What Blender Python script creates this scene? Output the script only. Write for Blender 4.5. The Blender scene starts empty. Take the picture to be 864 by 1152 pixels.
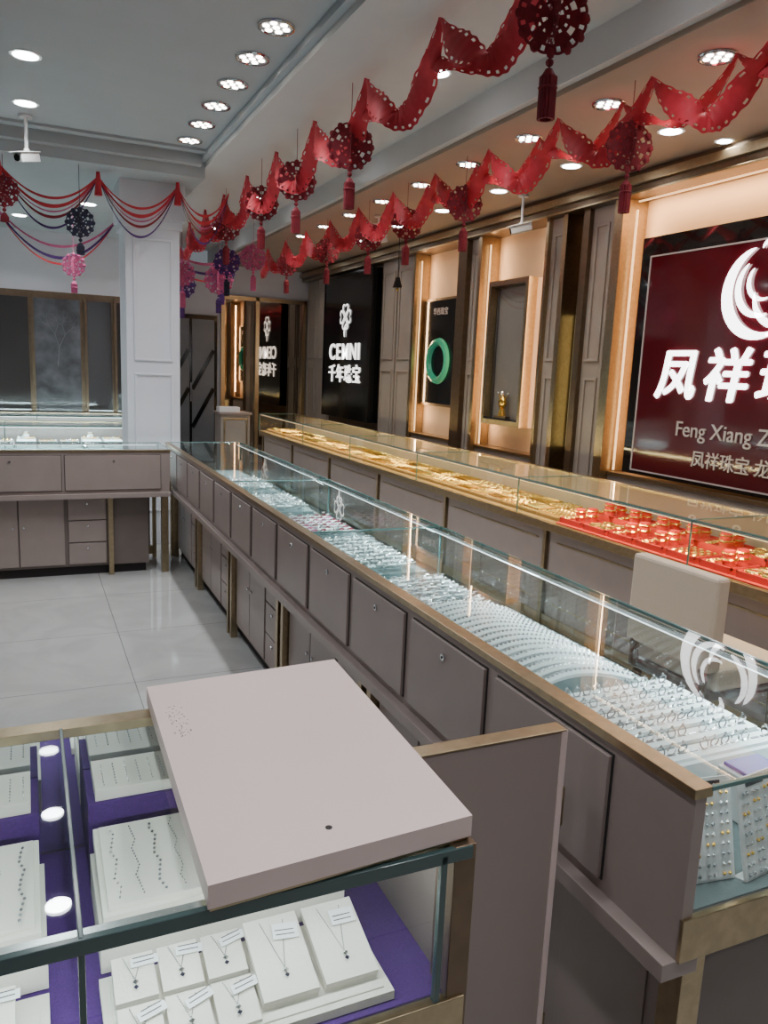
import bpy, math, random
from mathutils import Matrix, Vector
random.seed(4)
S=bpy.context.scene
COL=S.collection
pi=math.pi
# ---------------------------------------------------------------- materials
def mk(name,col,rough=.5,metal=0.,emit=None,es=0.,noise=0.,nscale=30,bump=0.,spec=.5,coat=0.,col2=None,sheen=0.):
    m=bpy.data.materials.new(name); m.use_nodes=True
    n=m.node_tree.nodes; l=m.node_tree.links; b=n['Principled BSDF']
    b.inputs['Base Color'].default_value=(*col,1); b.inputs['Roughness'].default_value=rough
    b.inputs['Metallic'].default_value=metal; b.inputs['Specular IOR Level'].default_value=spec
    b.inputs['Coat Weight'].default_value=coat
    if emit: b.inputs['Emission Color'].default_value=(*emit,1); b.inputs['Emission Strength'].default_value=es
    if noise or bump or col2:
        tc=n.new('ShaderNodeTexCoord'); nz=n.new('ShaderNodeTexNoise'); nz.inputs['Scale'].default_value=nscale; nz.inputs['Detail'].default_value=4
        l.new(tc.outputs['Object'],nz.inputs['Vector'])
        if noise or col2:
            r=n.new('ShaderNodeValToRGB'); r.color_ramp.elements[0].position=.3; r.color_ramp.elements[1].position=.7
            c2=col2 or tuple(min(1,c*(1+noise)) for c in col); c1=col if col2 else tuple(c*(1-noise) for c in col)
            r.color_ramp.elements[0].color=(*c1,1); r.color_ramp.elements[1].color=(*c2,1)
            l.new(nz.outputs['Fac'],r.inputs['Fac']); l.new(r.outputs['Color'],b.inputs['Base Color'])
        if bump:
            bp=n.new('ShaderNodeBump'); bp.inputs['Strength'].default_value=bump; bp.inputs['Distance'].default_value=.002
            l.new(nz.outputs['Fac'],bp.inputs['Height']); l.new(bp.outputs['Normal'],b.inputs['Normal'])
    return m
def mkglass(name,tint,base=.05,k=.7):
    m=bpy.data.materials.new(name); m.use_nodes=True
    n=m.node_tree.nodes; l=m.node_tree.links; n.clear()
    o=n.new('ShaderNodeOutputMaterial'); t=n.new('ShaderNodeBsdfTransparent'); g=n.new('ShaderNodeBsdfGlossy')
    t.inputs['Color'].default_value=(*tint,1); g.inputs['Roughness'].default_value=.015; g.inputs['Color'].default_value=(.95,.98,1,1)
    lw=n.new('ShaderNodeLayerWeight'); lw.inputs['Blend'].default_value=.5
    p=n.new('ShaderNodeMath'); p.operation='POWER'; p.inputs[1].default_value=5
    ma=n.new('ShaderNodeMath'); ma.operation='MULTIPLY_ADD'; ma.inputs[1].default_value=k; ma.inputs[2].default_value=base
    l.new(lw.outputs['Facing'],p.inputs[0]); l.new(p.outputs[0],ma.inputs[0])
    mx=n.new('ShaderNodeMixShader'); l.new(ma.outputs[0],mx.inputs['Fac']); l.new(t.outputs[0],mx.inputs[1]); l.new(g.outputs[0],mx.inputs[2])
    l.new(mx.outputs[0],o.inputs['Surface']); return m
def mkfloor():
    m=bpy.data.materials.new('polished_tile'); m.use_nodes=True
    n=m.node_tree.nodes; l=m.node_tree.links; b=n['Principled BSDF']
    tc=n.new('ShaderNodeTexCoord'); br=n.new('ShaderNodeTexBrick'); br.offset=0; br.squash=1
    br.inputs['Scale'].default_value=1; br.inputs['Brick Width'].default_value=.8; br.inputs['Row Height'].default_value=.8
    br.inputs['Mortar Size'].default_value=.0025; br.inputs['Color1'].default_value=(.45,.45,.44,1); br.inputs['Color2'].default_value=(.43,.43,.42,1); br.inputs['Mortar'].default_value=(.20,.20,.20,1)
    mp=n.new('ShaderNodeMapping'); mp.inputs['Location'].default_value=(.35,.1,0)
    l.new(tc.outputs['Object'],mp.inputs['Vector']); l.new(mp.outputs[0],br.inputs['Vector'])
    nz=n.new('ShaderNodeTexNoise'); nz.inputs['Scale'].default_value=2.5; nz.inputs['Detail'].default_value=8; nz.inputs['Distortion'].default_value=1.5
    l.new(tc.outputs['Object'],nz.inputs['Vector'])
    r=n.new('ShaderNodeValToRGB'); r.color_ramp.elements[0].position=.4; r.color_ramp.elements[0].color=(.90,.90,.90,1); r.color_ramp.elements[1].position=.6; r.color_ramp.elements[1].color=(1,1,1,1)
    l.new(nz.outputs['Fac'],r.inputs['Fac'])
    mx=n.new('ShaderNodeMix'); mx.data_type='RGBA'; mx.blend_type='MULTIPLY'; mx.inputs[0].default_value=1
    l.new(br.outputs['Color'],mx.inputs[6]); l.new(r.outputs['Color'],mx.inputs[7]); l.new(mx.outputs[2],b.inputs['Base Color'])
    b.inputs['Roughness'].default_value=.035; b.inputs['Specular IOR Level'].default_value=1.0; return m
M={}
M['floor']=mkfloor()
M['ceil']=mk('ceiling_paint',(.38,.40,.42),.8,noise=.02,nscale=4)
M['ceilb']=mk('ceiling_tray_paint',(.52,.52,.52),.8,noise=.02,nscale=4)
M['soffit']=mk('soffit_paint',(.32,.245,.19),.7,noise=.03,nscale=4)
M['wall']=mk('wall_paint',(.45,.43,.41),.6,noise=.03,nscale=5)
M['white']=mk('white_paint',(.62,.62,.68),.6,noise=.02,nscale=5)
M['pil']=mk('pilaster_laminate',(.35,.305,.27),.45,noise=.04,nscale=6)
M['alc']=mk('alcove_panel',(.68,.50,.34),.6,noise=.03,nscale=5)
M['taupe']=mk('taupe_lacquer',(.315,.255,.235),.32,noise=.04,nscale=8)
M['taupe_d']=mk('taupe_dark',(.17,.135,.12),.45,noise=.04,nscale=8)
M['rose']=mk('rose_lacquer_board',(.72,.57,.54),.38,noise=.03,nscale=3)
M['gate']=mk('gate_lacquer',(.34,.27,.25),.4,noise=.03,nscale=3)
M['groove']=mk('groove_shadow_gap',(.03,.025,.025),.8)
M['goldtrim']=mk('brushed_bronze_trim',(.45,.36,.23),.30,1,noise=.1,nscale=40)
M['bronze']=mk('dark_bronze_strip',(.19,.135,.09),.35,.8,noise=.1,nscale=20)
M['gold']=mk('gold',(1,.62,.12),.22,1)
M['silver']=mk('silver',(.88,.89,.9),.2,1)
M['dsilver']=mk('dark_silver',(.30,.31,.33),.3,1)
M['chrome']=mk('chrome',(.7,.72,.75),.12,1)
M['whitepad']=mk('white_leatherette',(.80,.83,.83),.6,bump=.3,nscale=200)
M['greypad']=mk('grey_felt_deck',(.15,.19,.195),.8,bump=.3,nscale=200)
M['cream']=mk('cream_leatherette',(.80,.76,.67),.6,bump=.3,nscale=200)
M['creamlit']=mk('tan_velvet_deck',(.22,.13,.04),.8,noise=.05)
M['tanpad']=mk('tan_tray_pad',(.42,.28,.09),.75,noise=.08)
M['purple']=mk('purple_velvet',(.065,.012,.15),.85,bump=.4,nscale=300,noise=.2)
M['red']=mk('red_velvet',(.50,.014,.010),.7,bump=.3,nscale=200,noise=.1)
M['tag']=mk('paper_tag',(.88,.88,.88),.7)
M['ink']=mk('ink',(.05,.05,.06),.7)
M['edge']=mk('glass_edge_teal',(.10,.20,.19),.12,0,spec=.8)
M['edge_d']=mk('glass_edge_dark',(.05,.085,.085),.15,0,spec=.8)
M['glass']=mkglass('counter_glass',(.87,.94,.93),.075,.72)
M['glossdark']=mk('dark_glass',(.012,.010,.010),.04,spec=.6)
M['partglass']=mk('partition_glass',(.035,.032,.032),.06,spec=1.0)
M['maroon']=mk('maroon_sign_glass',(.085,.005,.010),.07,spec=.7,noise=.08,nscale=2)
M['black']=mk('black_acrylic',(.006,.007,.008),.12,spec=.4)
M['mirror']=mk('smoked_mirror',(.42,.36,.30),.02,1)
M['mirror_l']=mk('case_mirror',(.7,.72,.74),.02,1)
M['letter']=mk('lit_letter',(1,1,1),.4,emit=(1,1,1),es=6)
M['letter_w']=mk('lit_letter_soft',(1,1,1),.4,emit=(1,.98,.95),es=2.2)
M['letter_g']=mk('silver_letter',(.5,.44,.42),.3,.3,emit=(.7,.6,.58),es=.12)
M['lamp']=mk('downlight_glow',(1,1,1),.4,emit=(.95,.98,1),es=22)
M['lampw']=mk('cluster_led_glow',(1,1,1),.4,emit=(1,.94,.84),es=18)
M['led_w']=mk('warm_led_strip',(1,.8,.5),.4,emit=(1,.58,.27),es=2.2)
M['led_c']=mk('cool_led_strip',(1,1,1),.4,emit=(.85,.97,1),es=4)
M['grill']=mk('lamp_housing_grey',(.28,.28,.28),.4,.3)
M['redpaper']=mk('red_crepe_paper',(.42,.010,.022),.65,nscale=12,col2=(.58,.025,.045))
M['dredpaper']=mk('dark_red_felt',(.18,.005,.016),.75,noise=.2)
M['purp']=mk('purple_felt',(.06,.012,.12),.8,noise=.2)
M['pink']=mk('pink_felt',(.45,.08,.19),.8,noise=.2)
M['navy']=mk('navy_felt',(.015,.012,.035),.8)
M['chair']=mk('beige_leather',(.76,.61,.47),.5,bump=.4,nscale=80)
M['jade']=mk('jade',(.03,.30,.18),.15,emit=(.05,.45,.28),es=.15)
M['blue']=mk('blue_box',(.02,.04,.42),.5)
M['grey']=mk('grey_panel',(.16,.17,.19),.3,noise=.1,nscale=3)
M['camw']=mk('camera_plastic',(.55,.55,.55),.4)
M['yel']=mk('niche_backlight_panel',(.8,.7,.35),.6,emit=(1,.85,.4),es=.25)
M['tree']=mk('tree_pattern_glass',(.05,.05,.055),.12,col2=(.11,.11,.12),nscale=7)
M['treeb']=mk('frosted_pattern',(.11,.11,.12),.4)
# ---------------------------------------------------------------- mesh builder
class MB:
    def __init__(s,X=None): s.v=[];s.f=[];s.m=[];s.mats=[];s.X=X or Matrix()
    def mi(s,k):
        m=M[k]
        if m not in s.mats: s.mats.append(m)
        return s.mats.index(m)
    def add(s,vs,fs,k):
        o=len(s.v); i=s.mi(k)
        s.v+= [s.X@Vector(p) for p in vs]
        for f in fs: s.f.append(tuple(a+o for a in f)); s.m.append(i)
    def box(s,x0,x1,y0,y1,z0,z1,k,R=None):
        vs=[(x,y,z) for z in(z0,z1) for x,y in((x0,y0),(x1,y0),(x1,y1),(x0,y1))]
        if R is not None:
            c=Vector(((x0+x1)/2,(y0+y1)/2,(z0+z1)/2)); vs=[c+R@(Vector(p)-c) for p in vs]
        s.add(vs,[(3,2,1,0),(4,5,6,7),(0,1,5,4),(1,2,6,5),(2,3,7,6),(3,0,4,7)],k)
    def slab(s,pts,z0,z1,k):
        n=len(pts); s.add([(x,y,z0) for x,y in pts]+[(x,y,z1) for x,y in pts],[tuple(range(n))[::-1],tuple(range(n,2*n))]+[(i,(i+1)%n,n+(i+1)%n,n+i) for i in range(n)],k)
    def quad(s,a,b,c,d,k): s.add([a,b,c,d],[(0,1,2,3)],k)
    def cyl(s,p0,p1,r0,r1,k,n=16,cap=True):
        p0=Vector(p0);p1=Vector(p1);d=(p1-p0).normalized()
        a=d.orthogonal().normalized(); b=d.cross(a)
        vs=[p0+(a*math.cos(2*pi*i/n)+b*math.sin(2*pi*i/n))*r0 for i in range(n)]+[p1+(a*math.cos(2*pi*i/n)+b*math.sin(2*pi*i/n))*r1 for i in range(n)]
        fs=[(i,(i+1)%n,n+(i+1)%n,n+i) for i in range(n)]
        if cap: fs+=[tuple(range(n))[::-1],tuple(range(n,2*n))]
        s.add(vs,fs,k)
    def torus(s,c,R,r,k,rot=None,nR=14,nr=5,sx=1.):
        c=Vector(c); rot=rot or Matrix.Identity(3); vs=[]
        for i in range(nR):
            A=2*pi*i/nR
            for j in range(nr):
                B=2*pi*j/nr
                vs.append(c+rot@Vector(((R+r*math.cos(B))*math.cos(A)*sx,(R+r*math.cos(B))*math.sin(A),r*math.sin(B))))
        fs=[(i*nr+j,((i+1)%nR)*nr+j,((i+1)%nR)*nr+(j+1)%nr,i*nr+(j+1)%nr) for i in range(nR) for j in range(nr)]
        s.add(vs,fs,k)
    def sph(s,c,r,k,n=10,m=6,sc=(1,1,1)):
        vs=[];fs=[]
        for i in range(m+1):
            for j in range(n):
                a=pi*i/m;b=2*pi*j/n
                vs.append((c[0]+r*sc[0]*math.sin(a)*math.cos(b),c[1]+r*sc[1]*math.sin(a)*math.sin(b),c[2]+r*sc[2]*math.cos(a)))
        for i in range(m):
            for j in range(n): fs.append((i*n+j,(i+1)*n+j,(i+1)*n+(j+1)%n,i*n+(j+1)%n))
        s.add(vs,fs,k)
    def bead(s,c,r,k):
        x,y,z=c; s.add([(x+r,y,z),(x-r,y,z),(x,y+r,z),(x,y-r,z),(x,y,z+r),(x,y,z-r)],[(0,2,4),(2,1,4),(1,3,4),(3,0,4),(2,0,5),(1,2,5),(3,1,5),(0,3,5)],k)
    def beads(s,pts,r,k,step=None):
        step=step or r*1.9
        for a,b in zip(pts[:-1],pts[1:]):
            a=Vector(a);b=Vector(b);n=max(1,int((b-a).length/step))
            for i in range(n): s.bead(a.lerp(b,i/n),r,k)
    def tube(s,pts,r,k,n=5):
        for a,b in zip(pts[:-1],pts[1:]): s.cyl(a,b,r,r,k,n,False)
    def obj(s,name,bevel=0,smooth=False,parent=None):
        me=bpy.data.meshes.new(name); me.from_pydata([tuple(p) for p in s.v],[],s.f)
        for m in s.mats: me.materials.append(m)
        me.polygons.foreach_set('material_index',s.m)
        if smooth: me.polygons.foreach_set('use_smooth',[True]*len(me.polygons))
        me.update()
        o=bpy.data.objects.new(name,me); COL.objects.link(o)
        if parent: o.parent=parent
        if bevel:
            b=o.modifiers.new('bevel','BEVEL'); b.width=bevel; b.segments=2; b.limit_method='ANGLE'; b.angle_limit=.9
        return o
def area(name,loc,sx,sy,power,col,dirv,parent=None,spread=pi):
    L=bpy.data.lights.new(name,'AREA'); L.shape='RECTANGLE'; L.size=sx; L.size_y=sy; L.energy=power; L.color=col; L.spread=spread
    o=bpy.data.objects.new(name,L); COL.objects.link(o); o.location=loc
    return o
def orient(o,zdir,xdir):
    z=-Vector(zdir).normalized(); x=Vector(xdir).normalized(); y=z.cross(x).normalized(); x=y.cross(z)
    R=Matrix((x,y,z)).transposed(); o.rotation_euler=R.to_euler()
# ---------------------------------------------------------------- room
b=MB(); b.box(-3,4.6,-3,13,-.1,0,'floor'); b.obj('floor')
def cb(x0,x1,y0,y1,z0,z1,k,nm='ceiling'):
    b=MB(); b.box(x0,x1,y0,y1,z0,z1,k); b.obj(nm)
cb(-3,1.35,-3,6.6,3.2,3.6,'ceil'); cb(1.80,2.70,-3,13,3.36,3.6,'ceilb','ceiling_tray'); cb(2.75,4.6,-3,13,3.14,3.6,'soffit','ceiling_soffit'); cb(-3,1.35,6.6,13,3.04,3.6,'ceil','ceiling_far_soffit'); cb(1.35,1.75,-3,13,3.12,3.6,'ceilb','ceiling_beam')
cb(1.31,1.35,-3,6.6,3.16,3.2,'ceil','trim_1'); cb(1.75,1.80,-3,13,3.20,3.6,'ceilb','trim_2'); cb(2.70,2.75,-3,13,3.17,3.6,'ceilb','trim_3')
cb(-3,1.31,6.52,6.6,3.12,3.2,'ceil','trim_4'); cb(-3,1.31,6.35,6.40,3.18,3.2,'ceil','trim_5')
b=MB(); b.box(-3.1,-3,-3,10.4,0,3.6,'wall'); b.obj('wall_left')
b=MB(); b.box(-3,4.6,-3.1,-3,0,3.6,'wall'); b.obj('wall_front')
b=MB(); b.box(-3,1.6,10.4,10.5,0,3.04,'white'); b.obj('wall_far')
b=MB(); b.box(1.5,1.6,10.5,12.75,0,3.04,'white'); b.obj('wall_return')
b=MB(); b.box(1.6,4.46,12.78,12.88,0,3.14,'white'); b.obj('wall_back')
b=MB()
b.box(-3,1.5,10.37,10.4,.1,2.36,'bronze')
for x0,x1,k in ((-3,-1.6,'partglass'),(-1.5,-.4,'partglass'),(-.34,.05,'partglass'),(.11,.62,'tree'),(.70,.98,'partglass'),(1.04,1.42,'partglass')):
    b.box(x0,x1,10.345,10.37,.3,2.28,k)
    b.box(x0-.03,x0,10.33,10.38,.3,2.32,'bronze')
def branch(x,z,a,l,w,d):
    x2=x+math.sin(a)*l; z2=z+math.cos(a)*l
    x2=min(max(x2,.14),.60); z2=min(z2,2.26)
    b.cyl((x,10.344,z),(x2,10.344,z2+.001),w,w*.7,'treeb',5)
    if d>0:
        for s in(-1,1): branch(x2,z2,a+s*random.uniform(.3,.7),l*.72,w*.65,d-1)
branch(.36,1.5,.1,.22,.007,5); b.obj('dark_glass_display_partition')
b=MB()
b.box(2.92,4.22,12.74,12.77,.15,2.62,'mirror')
for x in (2.86,3.42,4.22): b.box(x,x+.06,12.70,12.77,.0,2.68,'goldtrim')
b.box(2.86,4.28,12.70,12.77,2.62,2.68,'goldtrim'); b.obj('wall_mirror')
b=MB()
b.box(1.95,2.80,12.72,12.77,0,2.35,'black'); b.box(2.0,2.36,12.70,12.73,.05,2.28,'grey'); b.box(2.40,2.75,12.70,12.73,.05,2.28,'grey')
R=Matrix.Rotation(.5,3,'Y')
for x in (2.18,2.57):
    for z in (.9,1.5): b.box(x-.03,x+.03,12.685,12.70,z-.35,z+.35,'black',R)
b.cyl((2.38,12.67,1.0),(2.38,12.67,1.3),.012,.012,'chrome',8)
b.obj('door_1')
b=MB()
b.box(.78,1.22,7.0,7.45,0,3.04,'white')
b.box(.74,1.26,6.96,7.49,2.75,3.04,'white')
b.box(.76,1.24,6.98,7.47,2.68,2.75,'white')
def frame(b,y0,y1,z0,z1,x,k,w=.025,t=.015):
    b.box(x-t,x,y0,y1,z0,z0+w,k); b.box(x-t,x,y0,y1,z1-w,z1,k); b.box(x-t,x,y0,y0+w,z0+w,z1-w,k); b.box(x-t,x,y1-w,y1,z0+w,z1-w,k)
def framex(b,x0,x1,z0,z1,y,k,w=.02,t=.012):
    b.box(x0,x1,y-t,y,z0,z0+w,k); b.box(x0,x1,y-t,y,z1-w,z1,k); b.box(x0,x0+w,y-t,y,z0+w,z1-w,k); b.box(x1-w,x1,y-t,y,z0+w,z1-w,k)
framex(b,.84,1.16,1.6,2.6,7.0,'white'); framex(b,.84,1.16,.3,1.5,7.0,'white')
b.obj('column',.004)
# ---------------------------------------------------------------- right wall
W=4.3
b=MB(); b.box(4.46,4.6,-3,12.75,0,3.14,'alc'); b.obj('wall_right')
b=MB()
b.box(4.2,4.46,-3,12.75,2.98,3.14,'bronze'); b.box(4.16,4.2,-3,12.75,3.04,3.10,'goldtrim'); b.box(4.19,4.2,-3,12.75,2.98,2.995,'goldtrim'); b.obj('trim_6',.003)
TN=[6]
def pil(y0,y1,k='pil',x=W,panels=True):
    b=MB(); TN[0]+=1
    b.box(x,4.46,y0,y1,0,2.98,k)
    if panels and y1-y0>.2:
        frame(b,y0+.05,y1-.05,1.75,2.85,x,k); frame(b,y0+.05,y1-.05,.35,1.62,x,k)
    b.obj('trim_%d'%TN[0],.003)
pil(-3,2.3)
pil(5.02,5.12,'goldtrim',4.22,False)
pil(5.12,5.20,'bronze',4.3,False)
pil(5.20,5.47)
pil(5.47,5.55,'bronze',4.26,False)
b=MB(); b.box(4.40,4.459,5.551,5.739,0,2.98,'bronze'); b.box(4.39,4.40,5.57,5.72,1.0,2.15,'yel'); b.obj('trim_niche')
pil(5.74,5.80,'goldtrim',4.24,False)
pil(5.80,6.03)
pil(6.03,6.07,'goldtrim',4.26,False)
pil(7.13,7.19,'goldtrim',4.24,False)
pil(7.19,7.42); pil(7.42,7.60,'bronze',4.24,False)
pil(8.66,8.72,'goldtrim',4.26,False)
pil(8.72,9.20); pil(9.24,9.68); pil(9.20,9.24,'bronze',4.34,False); pil(9.68,11.70,'bronze',4.34,False)
pil(11.70,12.2); pil(12.24,12.70); pil(12.2,12.24,'bronze',4.34,False)
for y0,y1 in ((2.3,5.02),(6.07,7.13),(7.6,8.66)):
    b=MB(); b.box(4.30,4.46,y0,y1,0,.85,'pil'); b.box(4.28,4.46,y0,y1,.85,.88,'goldtrim'); b.obj('wall_ledge',.003)
b=MB()
for y,z0,z1 in ((4.99,.89,2.9),(6.10,.89,2.9),(7.10,.89,2.9),(7.63,.89,2.9),(8.63,.89,2.9)):
    b.box(4.325,4.335,y-.008,y+.008,z0,z1,'led_w')
b.box(4.325,4.335,2.32,4.98,2.955,2.965,'led_w')
b.obj('led_light_strips')
def vlight(y,dy,h=1.9,p=7):
    o=area('alcove_strip_lamp',(4.34,y,1.95),h,.02,p,(1,.60,.30),None); orient(o,(.6,dy,0),(0,0,1))
vlight(4.97,-1,p=7); vlight(6.12,1); vlight(7.08,-1); vlight(7.65,1); vlight(8.61,-1)
o=area('alcove_top_lamp',(4.34,3.65,2.95),2.6,.02,15,(1,.60,.30),None); orient(o,(.5,0,-1),(0,1,0))

def text(body,size,loc,k,name,rot=(pi/2,0,-pi/2),ext=.006,off=0.0,align='CENTER',parent=None,sx=1,shear=0):
    c=bpy.data.curves.new(name,'FONT'); c.body=body; c.size=size; c.extrude=ext; c.offset=off; c.align_x=align; c.align_y='CENTER'; c.shear=shear
    o=bpy.data.objects.new(name,c); COL.objects.link(o); o.location=loc; o.rotation_euler=rot; o.scale=(sx,1,1); c.materials.append(M[k]); 
    if parent: o.parent=parent
    return o
def boldtext(body,size,loc,k,name,d=.006,**kw):
    for i,(dy,dz) in enumerate(((0,0),(d,0),(-d,0),(0,d*.7),(0,-d*.7))):
        text(body,size,(loc[0]-.0004*i,loc[1]+dy,loc[2]+dz),k,name,**kw)
b=MB()
b.box(4.27,4.33,2.55,4.82,.90,2.66,'glossdark'); b.box(4.245,4.27,2.62,4.70,.93,2.52,'maroon')
frame(b,2.62,4.70,.93,2.52,4.245,'letter_g',.010,.006)
for y in (2.9,4.5): b.box(4.33,4.455,y-.05,y+.05,1.2,1.3,'bronze'); b.box(4.33,4.455,y-.05,y+.05,2.2,2.3,'bronze')
def cres(cy,cz,R,a0,a1,w,x=4.236,k='letter',n=24,sgn=1,sq=1.):
    vs=[];fs=[]
    for i in range(n+1):
        t=i/n;a=a0+(a1-a0)*t; ww=w*math.sin(pi*min(1,t*.97+.03))**.7
        for r in (R-ww/2,R+ww/2):
            for dx in (0,-.008): vs.append((x+dx,cy+sgn*r*math.cos(a)*sq,cz+r*math.sin(a)))
    for i in range(n):
        o=i*4
        fs+=[(o+1,o+3,o+7,o+5),(o,o+1,o+5,o+4),(o+2,o+3,o+7,o+6)]
    b.add(vs,fs,k)
PC=3.66; PZ=2.20
cres(PC,PZ,.28,-.62*pi,.40*pi,.085)
cres(PC+.01,PZ+.03,.185,-.60*pi,.28*pi,.045)
cres(PC+.0,PZ+.06,.115,-.62*pi,.25*pi,.03)
cres(PC-.14,PZ-.02,.20,-.75*pi,.02*pi,.045)
cres(PC-.02,PZ+.0,.28,-.45*pi,.20*pi,.065,sgn=-1)
cres(PC-.05,PZ+.05,.19,-.40*pi,.25*pi,.045,sgn=-1)
cres(PC-.02,PZ+.24,.06,-.3*pi,.9*pi,.035,sgn=-1)
so=b.obj('jewelry_store_sign')
for i,ch in enumerate('凤祥珠宝'): boldtext(ch,.38,(4.238,4.33-.44*i,1.64),'letter','char_%d'%i,d=.009,parent=so,shear=.15)
text('Feng Xiang Zhu Bao',.15,(4.238,3.66,1.28),'letter_g','latin_line',parent=so,ext=.004)
text('凤祥珠宝·龙凤呈祥',.125,(4.238,3.58,1.08),'letter_g','slogan_line',parent=so,ext=.004)
b=MB(); b.box(4.2,4.335,9.78,11.62,.90,2.94,'black'); frame(b,9.78,11.62,.90,2.94,4.2,'black',.03,.01)
def heart(cy,cz,s,ang,x=4.19,k='letter_w'):
    n=40; pts=[]
    for i in range(n):
        t=2*pi*i/n; hx=16*math.sin(t)**3/17; hz=(13*math.cos(t)-5*math.cos(2*t)-2*math.cos(3*t)-math.cos(4*t))/17+1
        pts.append((hx*s,hz*s))
    vs=[];fs=[]
    for (p,q) in pts:
        for f in (1,.74):
            pp=p*f; qq=(q-s)*f+s
            y=pp*math.cos(ang)-qq*math.sin(ang); z=pp*math.sin(ang)+qq*math.cos(ang)
            vs.append((x,cy+y*1.15,cz+z))
    for i in range(n):
        j=(i+1)%n; fs.append((2*i,2*i+1,2*j+1,2*j))
    b.add(vs,fs,k)
for a in range(4): heart(10.72,2.34,.105,a*pi/2)
cres(10.60,2.12,.13,-.15*pi,.45*pi,.03,x=4.19,k='letter_w')
so=b.obj('wall_logo_sign')
tx=0
for ch,wd in (('C',.26),('E',.24),('M',.31),('N',.28),('I',.14)):
    text(ch,.32,(4.192,11.34-tx-wd/2,1.84),'letter_w','latin_%s'%ch,parent=so,sx=1.15,off=.003); tx+=wd
for i,ch in enumerate('千年珠宝'): text(ch,.27,(4.192,11.20-.32*i,1.52),'letter_w','chinese_%d'%i,parent=so,sx=1.1,off=.002)
b=MB(); b.box(4.40,4.455,7.80,8.62,1.22,2.46,'bronze'); b.box(4.385,4.40,7.83,8.59,1.25,2.43,'black')
b.torus((4.38,8.20,1.74),.22,.045,'jade',Matrix.Rotation(pi/2,3,'Y'),36,8)
so=b.obj('jade_poster'); text('华西珠宝',.09,(4.38,8.2,2.30),'letter_g','caption',parent=so,ext=.002)
b=MB(); frame(b,6.28,6.98,1.12,2.52,4.36,'goldtrim',.05,.10); b.box(4.36,4.455,6.28,6.98,1.12,2.52,'taupe')
frame(b,6.33,6.93,1.17,2.47,4.355,'bronze',.02,.02); b.box(4.26,4.36,6.33,6.93,1.17,1.19,'glossdark')
# small figurine ornament on a stand
b.box(4.28,4.34,6.56,6.76,1.19,1.21,'bronze'); b.cyl((4.31,6.66,1.21),(4.31,6.66,1.28),.045,.03,'gold',12)
b.sph((4.31,6.66,1.34),.055,'gold',12,8,(.7,1,1.2)); b.sph((4.31,6.66,1.43),.028,'silver',10,6)
for s_ in(-1,1): b.cyl((4.31,6.66,1.33),(4.31,6.66+s_*.08,1.42),.014,.006,'gold',8); b.sph((4.31,6.66+s_*.085,1.43),.014,'silver',8,5)
b.quad((4.30,6.33,1.18),(4.30,6.93,1.18),(4.30,6.93,2.46),(4.30,6.33,2.46),'glass')
b.obj('wall_niche_showcase')
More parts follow.
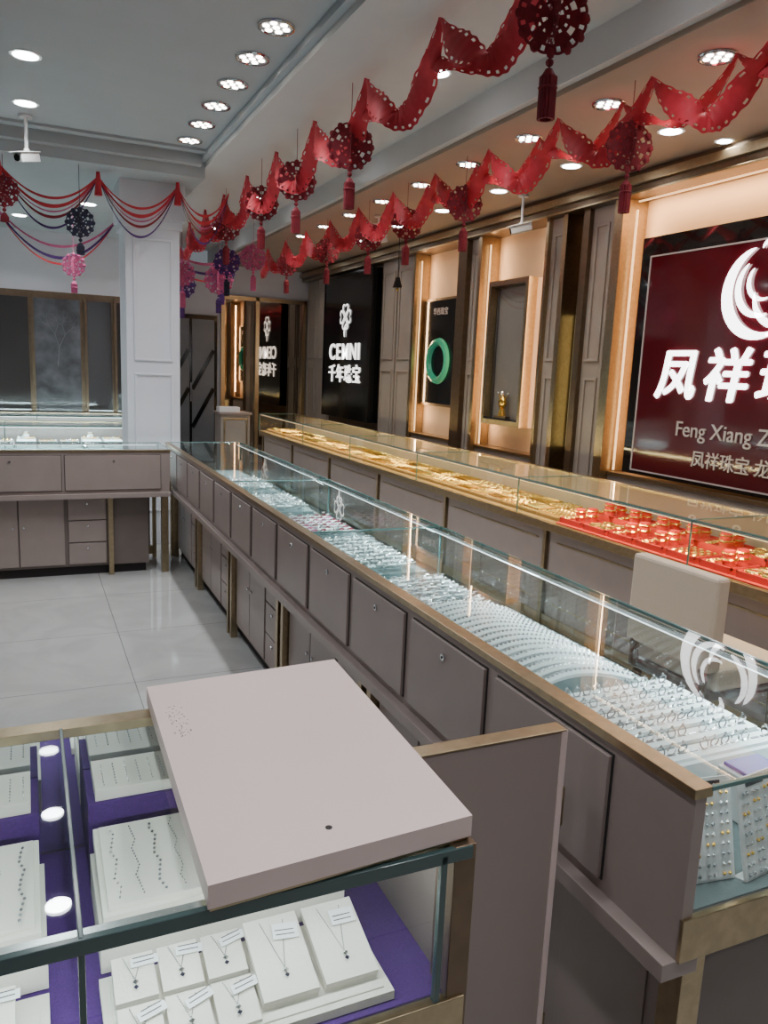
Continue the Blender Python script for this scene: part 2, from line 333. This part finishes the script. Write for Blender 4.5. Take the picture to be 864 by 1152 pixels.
# ---------------------------------------------------------------- counters
def counter(name,X,L,D=.6,deck='whitepad',divs=(),edge='edge',drw=.45,drw_w=.40,low=True,lowend=None,endglass=(True,True),led='led_c',eth=.009,lining=None,endpanel=False):
    b=MB(X)
    b.box(0,L,0,.025,.63,.935,'taupe'); b.box(-.003,L+.003,-.006,.034,.933,.951,'goldtrim')
    b.box(0,L,-.03,.05,.598,.632,'taupe')
    n=int((L-.05)/drw); off=(L-n*drw)/2
    for i in range(n):
        x0=off+i*drw+(drw-drw_w)/2; x1=x0+drw_w
        b.box(x0-.004,x1+.004,-.003,0,.655,.915,'groove'); b.box(x0,x1,-.011,-.002,.659,.911,'taupe')
        b.cyl(((x0+x1)/2,-.017,.87),((x0+x1)/2,-.010,.87),.010,.010,'chrome',10)
        b.cyl(((x0+x1)/2,-.0185,.87),((x0+x1)/2,-.016,.87),.004,.004,'groove',8)
    b.box(0,L,.025,D,.672,.71,'taupe_d'); b.box(.01,L-.01,.03,D-.012,.71,.714,deck)
    if lining: b.box(.01,L-.01,.026,.029,.714,.932,lining)
    b.box(0,L,D-.01,D+.006,.66,.712,'goldtrim'); 
    for x in (0,L): b.box(x-.006,x+.006,.0,D,.63,.712,'goldtrim')
    le=lowend or L
    b.box(.03,le-.03,.09,D-.06,.07,.672,'taupe_d'); b.box(.05,le-.05,.12,D-.1,0,.07,'groove')
    if low:
        x=.06
        while x<le-1.0:
            b.box(x,x+.035,.05,.09,0,.60,'goldtrim'); x0=x+.05
            for k in range(2):
                a=x0+k*.31; b.box(a,a+.30,.078,.092,.09,.585,'taupe'); b.cyl((a+(.27 if k==0 else .03),.07,.38),(a+(.27 if k==0 else .03),.078,.38),.008,.008,'chrome',8)
            x1=x0+.64
            for k in range(3):
                z=.09+k*.167; b.box(x1,x1+.26,.078,.092,z,z+.158,'taupe'); b.cyl((x1+.13,.07,z+.12),(x1+.13,.078,z+.12),.008,.008,'chrome',8)
            b.box(x1+.275,x1+.31,.05,.09,0,.60,'goldtrim'); x=x1+.36
        rem=le-.07-x
        if rem>.2:
            k=max(1,round(rem/.36))
            for i in range(k):
                a=x+i*rem/k; c=a+rem/k-.012; b.box(a,c,.078,.092,.09,.585,'taupe'); b.box(a+.05,c-.05,.074,.079,.14,.535,'taupe')
    n=max(1,round(L/1.4))
    for i in range(n):
        a=.05+i*(L-.1)/n; c=a+(L-.1)/n
        b.box(a+.03,c-.03,D-.07,D-.05,.1,.66,'taupe'); b.box(a,a+.03,D-.075,D-.035,0,.67,'goldtrim')
        b.box(a+.1,c-.1,D-.05,D-.045,.18,.19,'goldtrim'); b.box(a+.1,c-.1,D-.05,D-.045,.58,.59,'goldtrim')
    b.box(L-.06,L-.03,D-.075,D-.035,0,.67,'goldtrim')
    b.box(.05,L-.05,D-.075,D-.045,.03,.1,'goldtrim')
    for x in (0.01,L-.06):
        b.box(x,x+.05,.03,.08,0,.66,'goldtrim')
    if endpanel:
        b.box(-.004,.018,.0,D-.05,.0,.952,'taupe_d'); b.box(-.006,.028,D-.05,D+.002,0,.952,'bronze')
    b.quad((0,.03,.95),(L,.03,.95),(L,D,.95),(0,D,.95),'glass')
    b.quad((0,D,.712),(L,D,.712),(L,D,.946),(0,D,.946),'glass')
    for e,x in zip(endglass,(0,L)):
        if e: b.quad((x,.026,.712),(x,D,.712),(x,D,.946),(x,.026,.946),'glass')
        b.box(x-.004,x+.004,.03,D,.943,.951,edge)
    b.box(0,L,D-.006,D+.004,.951-eth,.951,edge)
    for x in ((.045,L) if endpanel else (0,L)): b.box(x-.005,x+.005,D-.006,D+.004,.712,.945,edge)
    for x in divs:
        b.quad((x,.026,.714),(x,D-.005,.714),(x,D-.005,.946),(x,.026,.946),'glass')
        b.box(x-.003,x+.003,.03,D,.944,.952,edge); b.box(x-.004,x+.004,D-.004,D+.003,.712,.945,edge)
    b.box(.02,L-.02,D-.030,D-.012,.930,.942,'silver'); b.box(.02,L-.02,D-.030,D-.0125,.927,.930,led)
    return b.obj(name,.0015)
def place(x,y,deg): return Matrix.Translation((x,y,0))@Matrix.Rotation(math.radians(deg),4,'Z')
counter('display_counter',place(1.03,6.6,-90.55),5.75,.62,deck='greypad',divs=(2.25,3.68,),edge='edge')
counter('display_counter',place(-2.6,6.0,0),3.57,.6,lowend=3.45,divs=(1.6,3.0),drw=.69,drw_w=.665)
counter('display_counter',place(.550,1.44,180),1.9,.59,deck='purple',edge='edge_d',divs=(.515,),eth=.020,lining='mirror_l',endpanel=True)
counter('display_counter',place(3.5,1.3,90),9.4,.55,deck='creamlit',divs=(1.5,3.0,4.5,6.0,7.5),low=False,led='led_w')
counter('display_counter',place(1.0,8.8,180),3.6,.6,divs=(1.2,2.4),low=False)
counter('display_counter',place(1.3,10.2,180),3.8,.55,divs=(1.2,2.4),low=False)
def cl(loc,L,p,col,d,x):
    o=area('counter_strip_lamp',loc,L,.02,p,col,None); orient(o,d,x)
cl((1.585,3.7,.925),5.6,38,(.78,.96,1),(-.75,0,-1),(0,1,0))
cl((-.8,6.57,.925),3.4,14,(.78,.96,1),(0,-.7,-1),(1,0,0))
cl((-.35,.885,.925),1.7,4.2,(.9,.96,1),(0,.7,-1),(1,0,0))
cl((2.985,6.0,.925),9.2,60,(1,.72,.32),(.75,0,-1),(0,1,0))
cl((-.8,8.24,.925),3.5,32,(.74,.95,1),(0,.7,-1),(1,0,0))
cl((-.6,9.69,.925),3.7,28,(.74,.95,1),(0,.7,-1),(1,0,0))
# ---------------------------------------------------------------- main counter contents
def stand(b,x,y,rot,w=.10,h=.15):
    T=Matrix.Translation((x,y,.716))@Matrix.Rotation(rot,4,'Z')@Matrix.Rotation(math.radians(-14),4,'X')
    s=b.X; b.X=T
    b.box(-w/2,w/2,-.002,.002,0,h,'tag'); b.box(-w/2,w/2,-.002,.03,0,.004,'tag')
    for i in range(3):
        for j in range(9):
            px=-w/2+.018+i*(w-.036)/2; pz=.012+j*(h-.04)/8
            for q in(-.006,.006): b.bead((px+q,-.005,pz),.0042,('dsilver','silver','gold','silver')[(i*3+j)%4])
    b.box(-.025,.025,-.004,-.002,h-.018,h-.006,'ink'); b.X=s
b=MB()
for x,y,r in ((1.10,.905,-.15),(1.205,.885,.12),(1.31,.885,.1),(1.42,.885,.2),(1.52,.92,.3)): stand(b,x,y,r,.10,.185)
b.obj('earring_display_cards')
b=MB()
b.box(1.12,1.565,1.13,1.53,.716,.80,'whitepad')
for i in range(6):
    b.box(1.13,1.555,1.142+i*.065,1.142+i*.065+.046,.80,.808,'whitepad'); b.box(1.13,1.555,1.142+i*.065+.047,1.142+i*.065+.062,.80,.802,'greypad')
    for j in range(13):
        x=1.15+j*.0315; y=1.165+i*.065
        b.box(x-.011,x+.011,y-.003,y+.003,.808,.8095,'dsilver')
        if random.random()<.94:
            b.torus((x,y,.820),.0115,.0021,'silver' if random.random()<.6 else 'dsilver',Matrix.Rotation(pi/2+random.uniform(-.4,.4),3,'X'),10,4); b.bead((x,y,.834),.005,'silver')
b.obj('ring_display_tray')
b=MB()
b.box(1.30,1.42,1.015,1.09,.716,.815,'whitepad'); b.box(1.31,1.41,1.02,1.085,.815,.824,'blue'); b.obj('blue_ring_tray',.002)
b=MB()
b.box(1.09,1.585,1.56,2.30,.716,.765,'greypad')
for i in range(17):
    y=1.585+i*.042; pts=[]
    for k in range(15):
        t=k/14; pts.append((1.12+.43*t,y+.03*math.sin(pi*t),.783+.04*math.sin(pi*t)))
    for p,q in zip(pts[:-1],pts[1:]):
        b.cyl((p[0],p[1],p[2]-.011),(q[0],q[1],q[2]-.011),.011,.011,'whitepad',6,False)
    b.beads(pts,.0062,'silver' if i%3 else 'dsilver',.0135)
b.obj('bracelet_display_pad')
def padrows(name,y0,y1,k='whitepad',dens=1.,metals=('silver',),x0=1.10,x1=1.59):
    b=MB(); b.box(x0,x1,y0,y1,.716,.735,'greypad'); y=y0+.02
    while y<y1-.06:
        x=x0+.01
        while x<x1-.05:
            R=Matrix.Rotation(math.radians(-28),3,'X')@Matrix.Rotation(random.uniform(-.15,.15),3,'Z')
            b.box(x,x+.040,y,y+.05,.752+random.random()*.01,.764,k,R)
            mt=random.choice(metals)
            b.torus((x+.021,y+.022,.776),.014,.0028,mt,R,10,4); 
            b.bead((x+.021,y+.008,.776),.0065,mt)
            if random.random()<.5: b.box(x+.012,x+.03,y+.036,y+.05,.788,.789,'tag',R)
            x+=.050
        y+=.066
    return b.obj(name)
SD=('silver','dsilver','silver')
padrows('pendant_display_tray',2.34,2.86,metals=SD); padrows('pendant_display_tray',2.98,3.62,metals=SD)
padrows('bead_bracelet_tray',3.70,4.24,'whitepad',1,('silver','pink','dredpaper','dredpaper'))
padrows('pendant_display_tray',4.48,4.98,metals=SD); padrows('pendant_display_tray',5.25,5.75,metals=SD)
# ---------------------------------------------------------------- back counter contents
b=MB(); y=3.95
while y<10.4:
    for r in range(2):
        x0=3.02+r*.215; b.box(x0,x0+.195,y,y+.205,.716,.735,'creamlit'); b.box(x0+.008,x0+.187,y+.008,y+.197,.735,.74,'tanpad')
        kind=random.choice((0,1,2,0))
        if kind==0:
            for k in range(6):
                yy=y+.022+k*.030; b.tube([(x0+.02+.155*t/6,yy+.012*math.sin(pi*t/6),.750) for t in range(7)],.0075,'gold',6)
        elif kind==1:
            for k in range(3):
                for j in range(3): b.torus((x0+.037+.06*k,y+.04+.062*j,.749),.022,.0075,'gold',None,12,6)
        else:
            for k in range(5):
                for j in range(5): b.sph((x0+.025+.036*k,y+.027+.037*j,.750),.012,'gold',6,4,(1.1,1,.8))
    y+=.222
b.obj('gold_jewelry_trays')
b=MB(); b.box(2.97,3.46,1.40,3.90,.715,.722,'red'); y=1.45
while y<3.75:
    for r in range(2):
        x0=3.0+r*.22; h=.02 if r==0 else .05
        b.box(x0,x0+.20,y,y+.20,.722,.722+h,'red')
        frame_z=.722+h
        for (xa,xb,ya,yb) in ((0,.2,0,.01),(0,.2,.19,.2),(0,.01,0,.2),(.19,.2,0,.2)): b.box(x0+xa,x0+xb,y+ya,y+yb,frame_z,frame_z+.012,'red')
        c=random.choice((0,1,2,1)); z=.730+h
        if c==0:
            for k in range(2):
                for j in range(2): b.torus((x0+.055+.09*k,y+.055+.09*j,z+.004),.034,.010,'gold',None,18,7)
        elif c==1:
            for q in (.055,.145):
                b.cyl((x0+q,y+.07,z-.006),(x0+q,y+.07,z+.075),.030,.028,'red',14); b.torus((x0+q,y+.07,z+.03),.033,.008,'gold',None,16,6); b.torus((x0+q,y+.07,z+.06),.032,.006,'gold',None,16,6)
            for k in range(4): b.torus((x0+.03+.047*k,y+.15,z+.004),.019,.007,'gold',None,10,6)
        else:
            for k in range(4):
                for j in range(4): b.sph((x0+.03+.046*k,y+.03+.046*j,z+.003),.016,'gold',8,5,(1.3,1,.7))
    y+=.225
b.obj('red_gold_bangle_trays')
def farset(name,x0,x1,y0,y1):
    b=MB(); x=x0
    while x<x1:
        h=random.choice((.03,.05,.08)); b.box(x,x+.17,y0,y1,.716,.716+h,'whitepad')
        for j in range(5): b.torus((x+.02+.033*j,(y0+y1)/2-.06,.716+h+.012),.013,.003,random.choice(('gold','silver')),Matrix.Rotation(pi/2,3,'X'),10,4)
        if random.random()<.6:
            b.cyl((x+.085,(y0+y1)/2+.08,.716+h),(x+.085,(y0+y1)/2+.08,.716+h+.06),.035,.02,'whitepad',10); b.torus((x+.085,(y0+y1)/2+.08,.716+h+.05),.03,.004,'gold',None,12,5)
        x+=.2
    b.obj(name)
farset('ring_display_blocks',-2.5,.8,8.3,8.7); farset('necklace_display_blocks',-2.3,1.1,9.75,10.1); farset('pendant_display_blocks',-2.5,.75,6.1,6.5)
# ---------------------------------------------------------------- near case contents
def chainV(b,x,y0,y1,z,sp,k='silver',drop=True):
    b.beads([(x-sp,y1,z),(x,y0+.012,z),(x+sp,y1,z)],.0012,'dsilver',.0028)
    if drop:
        b.bead((x,y0+.008,z+.002),.0045,k); b.bead((x,y0,z+.002),.0038,'navy')
def tilt_card(b,x,y,w,h,ang,k='cream',tag=True,z=.755):
    T=Matrix.Translation((x,y,z))@Matrix.Rotation(math.radians(ang),4,'X'); s=b.X; b.X=T
    b.box(-w/2,w/2,-h/2,h/2,-.010,0,k)
    chainV(b,0,-h*.28,h*.42,.003,w*.22)
    if tag:
        R=Matrix.Rotation(random.uniform(-.15,.35),3,'Z'); b.box(-.004,.034,h*.14,h*.34,.005,.006,'tag',R)
        for q in (0.001,.008): b.box(.0,.028,h*.15+.004+q,h*.15+.0055+q,.0062,.0066,'ink',R)
    b.X=s
def fronttray(x0,x1,n3,big):
    b=MB()
    b.box(x0,x1,.872,1.045,.716,.730,'cream'); b.box(x0+.012,x1-.012,.882,1.035,.730,.733,'cream')
    for i in range(n3):
        x=x0+.043+i*.062; tilt_card(b,x,.917,.056,.068,14,z=.747); tilt_card(b,x,.993,.056,.068,14,z=.763)
    for i in range(big): 
        x=x0+.24+i*.09; b.box(x-.04,x+.04,.90,1.03,.733,.742,'cream'); tilt_card(b,x,.955,.08,.125,16,z=.768)
    b.obj('pendant_necklace_tray',.0015)
fronttray(.065,.45,3,2); fronttray(-.36,.0,5,0)
b=MB()
def chaintray(x0,x1,y0,y1,z,n,ang=0):
    s=b.X; b.X=Matrix.Translation(((x0+x1)/2,(y0+y1)/2,z))@Matrix.Rotation(math.radians(ang),4,'X')
    w=(x1-x0)/2;h=(y1-y0)/2
    b.box(-w,w,-h,h,-.03,-.008,'cream'); b.box(-w+.008,w-.008,-h+.008,h-.008,-.008,0,'cream')
    for i in range(n):
        x=-w+.025+i*(2*w-.05)/max(1,n-1)
        pts=[(x+.004*math.sin(k*2.1+i),-h+.02+k*(2*h-.035)/8,.003) for k in range(9)]
        b.beads(pts,.0024 if i%2 else .0034,'dsilver' if i%3 else 'silver',.0062 if i%2 else .009)
    b.X=s
for x0 in (.075,.265,-.185,-.37): chaintray(x0,x0+.178,1.075,1.265,.825,5,9)
b.box(.070,.45,1.07,1.27,.716,.785,'cream'); b.box(-.375,.0,1.07,1.27,.716,.785,'cream')
b.obj('silver_chain_tray',.0015)
b=MB()
for x0 in (.070,.25,-.175,-.36):
    b.box(x0,x0+.17,1.285,1.41,.716,.865,'purple'); b.box(x0+.012,x0+.158,1.292,1.40,.865,.885,'cream')
    for i in range(7):
        x=x0+.027+i*.02; b.beads([(x,1.302+k*.01,.888) for k in range(9)],.0024,'dsilver' if i%2 else 'silver',.006)
b.obj('bracelet_tray',.0015)
b=MB(); b.slab([(.179,.840),(.549,.861),(.577,1.480),(.192,1.454)],.9525,.958,'goldtrim'); b.slab([(.176,.837),(.552,.858),(.580,1.483),(.189,1.457)],.958,.990,'rose')
b.cyl((.352,.90,.989),(.352,.90,.9908),.005,.005,'groove',10)
for i in range(70): 
    t=random.random(); xx=.205+.03*random.random(); yy=1.23+.13*t; b.box(xx,xx+.001+.0015*random.random(),yy,yy+.001+.002*random.random(),.990,.9903,'ink')
b.obj('counter_flap_board',.004)
b=MB(); b.box(.585,.898,1.095,1.128,.04,.952,'gate'); b.box(.888,.902,1.093,1.130,.04,.954,'rose'); b.box(.585,.90,1.093,1.130,.952,.956,'goldtrim'); b.box(.585,.898,1.097,1.126,0,.04,'groove')
for z in (.25,.75): b.cyl((.910,1.11,z),(.910,1.11,z+.08),.008,.008,'goldtrim',10)
b.cyl((.64,1.085,.6),(.64,1.095,.6),.012,.012,'chrome',12)
b.obj('counter_gate_panel',.003)
b=MB()
def cush(x0,x1,y0,y1,z0,z1,k='chair'): b.box(x0,x1,y0,y1,z0,z1,k)
cush(2.35,2.42,2.07,2.53,.50,.88); cush(2.40,2.82,2.07,2.53,.42,.51); b.box(2.38,2.80,2.09,2.51,.37,.42,'taupe_d')
for x in (2.40,2.78):
    for y in (2.11,2.49): b.cyl((x,y,.37),(x+(.02 if x>2.6 else -.03),y,0),.022,.014,'bronze',10)
for y in (2.11,2.49): b.cyl((2.37,y,.38),(2.37,y,.55),.02,.02,'bronze',10)
b.obj('chair',.02)
b=MB(); b.box(2.5,2.92,11.1,11.5,0.05,.90,'pil'); b.box(2.47,2.94,11.06,11.54,.90,.93,'taupe'); b.box(2.52,2.90,11.12,11.48,0,.05,'groove')
b.box(2.5,2.8,11.2,11.4,.93,1.0,'tag'); framex(b,2.54,2.88,.15,.85,11.1,'goldtrim'); b.obj('reception_desk',.004)
# ---------------------------------------------------------------- lights
PW=1.0
def down(x,y,z,p,col=(.95,.97,1),r=.065):
    b.cyl((x,y,z-.004),(x,y,z+.0),r+.018,r+.018,'whitepad',24); b.cyl((x,y,z-.007),(x,y,z-.004),r,r,'lamp',24)
    L=bpy.data.lights.new('downlight_lamp','AREA'); L.shape='DISK'; L.size=r*2; L.energy=p*PW; L.color=col; L.spread=2.3
    o=bpy.data.objects.new('downlight_lamp',L); COL.objects.link(o); o.location=(x,y,z-.02)
def clus(x,y,z,p,col=(1,.93,.82)):
    b.cyl((x,y,z-.006),(x,y,z),.085,.085,'grill',24); 
    b.torus((x,y,z-.005),.085,.008,'chrome',None,24,6)
    for i in range(7):
        a=i*pi/3; rr=0 if i==6 else .05
        b.cyl((x+rr*math.cos(a),y+rr*math.sin(a),z-.010),(x+rr*math.cos(a),y+rr*math.sin(a),z-.006),.017,.017,'lampw',10)
    L=bpy.data.lights.new('cluster_lamp','AREA'); L.shape='DISK'; L.size=.15; L.energy=p*PW; L.color=col; L.spread=2.1
    o=bpy.data.objects.new('cluster_lamp',L); COL.objects.link(o); o.location=(x,y,z-.025)
b=MB()
for y in (-1,.6,1.6,4.08,5.02,5.92): down(.06,y,3.2,7)
for y in (1.5,4.5,): down(-1.6,y,3.2,7)
b.obj('round_downlights')
b=MB()
for i in range(6): clus(1.15,3.97+.44*i,3.2,6,(.96,.98,1))
for y in (-1,.2,1.1): clus(1.15,y,3.2,6,(.96,.98,1))
b.obj('led_cluster_downlights')
b=MB()
for y in (1.2,2.8,4.5,6.4,8.6,10.8): down(2.3,y,3.36,5)
b.obj('round_downlights')
b=MB()
for y in (1,2,3,4.03,5.02,6,7,8,9.2,10.4,11.6): down(3.70,y,3.14,3.0,(1,.90,.76))
down(4.12,4.0,3.14,2.2,(1,.90,.76),.045)
b.obj('round_downlights')
b=MB()
for i in range(11): clus(3.05,1.5+.78*i,3.14,3.0)
b.obj('led_cluster_downlights')
b=MB()
for x in (-1.2,-.2,.6): down(x,8.3,3.04,8); 
for x in (-1.2,0,1.2): down(x,9.4,3.04,9)
b.obj('round_downlights')
# ---------------------------------------------------------------- garlands
def strand(x,y0,y1,per,zt,k,sag=.28,ph0=0,w=.07,tw=.9,parent=None,name='paper_garland',lean=.10):
    b=MB(); st=.008; n=int((y1-y0)/st); nc=12; vs=[]
    def P(y):
        ph=((y-y0)/per+ph0)%1.0
        return ph,Vector((x+.05*math.sin(2*pi*ph),y+lean*math.sin(2*pi*ph),zt-.05-sag*abs(math.sin(pi*ph))**.75))
    for i in range(n+1):
        y=y0+i*st; ph,c=P(y); _,c2=P(y+.004)
        t=c2-c
        t.normalize(); X=Vector((1,0,0)); nn=t.cross(X)
        if nn.length<.01: nn=Vector((0,0,1))
        nn.normalize(); X2=nn.cross(t).normalized()
        a=tw*math.sin(2*pi*ph+.6)+.35*math.sin(6*pi*ph)
        d=nn*math.cos(a)+X2*math.sin(a)
        c_=abs(math.sin(pi*ph)); wd=w*(.28+.72*min(1,c_*1.8))*(1+.05*math.sin(i*pi/3))
        for j in range(nc+1):
            u=(j/nc-.5)*2*wd; cup=.25*wd*(1-(2*j/nc-1)**2)
            v=c+d*u+t.cross(d)*cup; v.z=min(v.z,zt-.005); vs.append(v)
    fs=[]
    for i in range(n):
        for j in range(nc):
            if j in(1,nc-2) and i%6 in (0,1): continue
            a=i*(nc+1)+j; fs.append((a,a+1,a+nc+2,a+nc+1))
    b.add(vs,fs,k); return b.obj(name,smooth=True,parent=parent)
def medallion(x,y,z,R,k,k2=None,ztop=3.12,tl=.26,parent=None,name='hanging_paper_medallion'):
    b=MB(); k2=k2 or k
    for rot,sc in ((-.35,1),(pi/2-.35,.8)):
        ca=math.cos(rot); sa=math.sin(rot); nr=12; na=96; vs=[];fs=[]
        RR=R*sc
        for i in range(nr+1):
            for j in range(na):
                a=2*pi*j/na; r=RR*(i/nr)*(1+(.07*abs(math.sin(6*a)) if i>=nr-1 else 0)); px=r*math.cos(a)
                vs.append((x+px*ca,y+px*sa,z+r*math.sin(a)))
        for i in range(nr):
            for j in range(na):
                if i==10 and j%8 in(3,4): continue
                if i in(7,8) and j%16 in(5,6,7,8,9): continue
                if i==5 and j%8 in(0,7,1): continue
                if i in(2,3) and j%24 in(3,4,5,6,7,8): continue
                fs.append((i*na+j,(i+1)*na+j,(i+1)*na+(j+1)%na,i*na+(j+1)%na))
        b.add(vs,fs,k)
    for q in range(12):
        a=2*pi*q/12; b.sph((x+R*math.cos(a)*math.cos(-.35),y+R*math.cos(a)*math.sin(-.35),z+R*math.sin(a)),R*.16,k,6,4,(1,.4,1))
    b.cyl((x,y,z+R),(x,y,ztop),.002,.002,k,5)
    b.cyl((x,y,z-R),(x,y,z-R-.05),.003,.003,k2,5); b.sph((x,y,z-R-.03),.014,k2)
    t=z-R-.05; b.cyl((x,y,t),(x,y,t-.03),.012,.030,k2,10)
    for a in range(14):
        q=2*pi*a/14
        b.box(x+.024*math.cos(q)-.005,x+.024*math.cos(q)+.005,y+.024*math.sin(q)-.005,y+.024*math.sin(q)+.005,t-tl*.62,t-.025,k2)
    b.torus((x,y,t-.06),.029,.005,k2)
    return b.obj(name,parent=parent)
g=strand(1.64,1.2,9.5,.80,3.115,'redpaper',ph0=.5,sag=.30,w=.062); strand(1.73,1.2,9.5,.80,3.11,'redpaper',sag=.20,ph0=.12,w=.034,parent=g,name='inner_ribbon',lean=.05)
for y in (2.42,4.25,5.2,6.05,7.2): medallion(1.66,y,2.80,.115,'dredpaper',parent=g,name='medallion')
g=strand(2.88,1.2,10.5,.76,3.135,'redpaper',ph0=.24,sag=.30,w=.062); strand(2.98,1.2,10.5,.76,3.13,'redpaper',sag=.20,ph0=.8,w=.034,parent=g,name='inner_ribbon',lean=.05)
for y in (3.45,5.15,6.1,6.9,8.0,9.4): medallion(2.90,y,2.80,.115,'dredpaper',parent=g,name='medallion')
def ribbon(b,pts,w,k):
    vs=[];fs=[]
    for i,p in enumerate(pts):
        a=i*.25; d=Vector((0,math.sin(a)*.6,1)).normalized()*w/2
        vs+= [Vector(p)-d,Vector(p)+d]
    for i in range(len(pts)-1): fs.append((2*i,2*i+1,2*i+3,2*i+2))
    b.add(vs,fs,k)
def swag(b,a,c,sag,w,k,n=28):
    pts=[(a[0]+(c[0]-a[0])*i/n,a[1]+(c[1]-a[1])*i/n,a[2]+(c[2]-a[2])*i/n-sag*4*(i/n)*(1-i/n)) for i in range(n+1)]; ribbon(b,pts,w,k)
b=MB(); px=[-1.5,-.75,-.13,.57,1.18,1.60]
for i in range(5):
    for s,k,w in ((.20,'redpaper',.020),(.26,'redpaper',.028),(.34,'dredpaper',.022),(.42,'purp',.018),(.30,'pink',.012)):
        swag(b,(px[i],6.85,3.0),(px[i+1],6.85,3.0),s,w,k)
for i in range(5): b.cyl((px[i],6.85,3.035),(px[i],6.85,2.86),.014,.03,'redpaper',8)
b.obj('ribbon_swag_garland')
b=MB(); qx=[-1.2,-.2,.9]
for i in range(2):
    for s,k,w in ((.30,'pink',.025),(.41,'purp',.03),(.47,'redpaper',.02)): swag(b,(qx[i],8.9,3.0),(qx[i+1],8.9,3.0),s,w,k)
b.obj('ribbon_swag_garland')
b=MB()
for s,k,w in ((.30,'pink',.03),(.41,'purp',.03),(.5,'redpaper',.02)): swag(b,(1.40,9.9,3.08),(2.62,9.9,3.08),s,w,k)
b.obj('ribbon_swag_garland')
def felt(*a,**k): medallion(*a,name='hanging_felt_pompom',**k)
felt(.42,6.70,2.62,.10,'navy','navy',3.2,.14); felt(.46,8.4,2.48,.10,'pink','pink',3.04,.18)
felt(1.52,8.6,2.40,.13,'purp','purp'); felt(1.42,8.0,2.45,.11,'pink','pink'); felt(1.42,9.2,2.36,.12,'pink','navy',3.1); felt(1.95,8.8,2.50,.14,'pink','purp',3.3)
felt(2.1,9.3,2.62,.13,'purp','purp',3.3); felt(2.2,8.3,2.70,.12,'pink','pink',3.3); felt(1.90,8.2,2.62,.12,'purp','navy',3.3)
felt(-.1,6.70,2.78,.10,'dredpaper',None,3.04,.1)
b=MB(); b.cyl((3.4,7.3,3.14),(3.4,7.3,2.52),.003,.003,'black',5); b.cyl((3.4,7.3,2.52),(3.4,7.3,2.42),.02,.05,'black',12); b.sph((3.4,7.3,2.405),.014,'gold'); b.obj('hanging_bell')
def seccam(x,y,z,yaw,zt):
    b=MB(); b.cyl((x,y,zt-.001),(x,y,zt-.02),.045,.045,'camw',16); b.cyl((x,y,zt-.02),(x,y,z+.04),.012,.012,'camw',10)
    b.sph((x,y,z+.04),.022,'camw')
    s=b.X; b.X=Matrix.Translation((x,y,z))@Matrix.Rotation(yaw,4,'Z')@Matrix.Rotation(.25,4,'Y')
    b.box(-.09,.09,-.035,.035,-.03,.03,'camw'); b.box(-.10,.12,-.042,.042,.03,.037,'camw'); b.cyl((.09,0,0),(.10,0,0),.024,.024,'black',16); b.X=s
    b.obj('security_camera',.004)
seccam(.06,6.2,2.93,-2.3,3.2); seccam(3.95,6.0,2.86,2.6,3.14); seccam(3.3,7.6,2.9,2.8,3.14)
# ---------------------------------------------------------------- world, camera
w=bpy.data.worlds.new('World'); S.world=w; w.use_nodes=True; w.node_tree.nodes['Background'].inputs[0].default_value=(.5,.55,.6,1); w.node_tree.nodes['Background'].inputs[1].default_value=.3
psi=math.radians(24.7); p=math.radians(10.2); th=math.radians(2.46)
F=Vector((math.sin(psi)*math.cos(p),math.cos(psi)*math.cos(p),-math.sin(p)))
R0=Vector((math.cos(psi),-math.sin(psi),0)); U0=R0.cross(F)
Rr=R0*math.cos(th)+U0*math.sin(th); Uu=U0*math.cos(th)-R0*math.sin(th)
cam=bpy.data.cameras.new('camera'); co=bpy.data.objects.new('camera',cam); COL.objects.link(co)
m=Matrix((Rr,Uu,-F)).transposed().to_4x4(); m.translation=Vector((0,0,1.6)); co.matrix_world=m
cam.sensor_fit='VERTICAL'; cam.sensor_height=36; cam.lens=36*880/1152; cam.clip_start=.02
S.camera=co
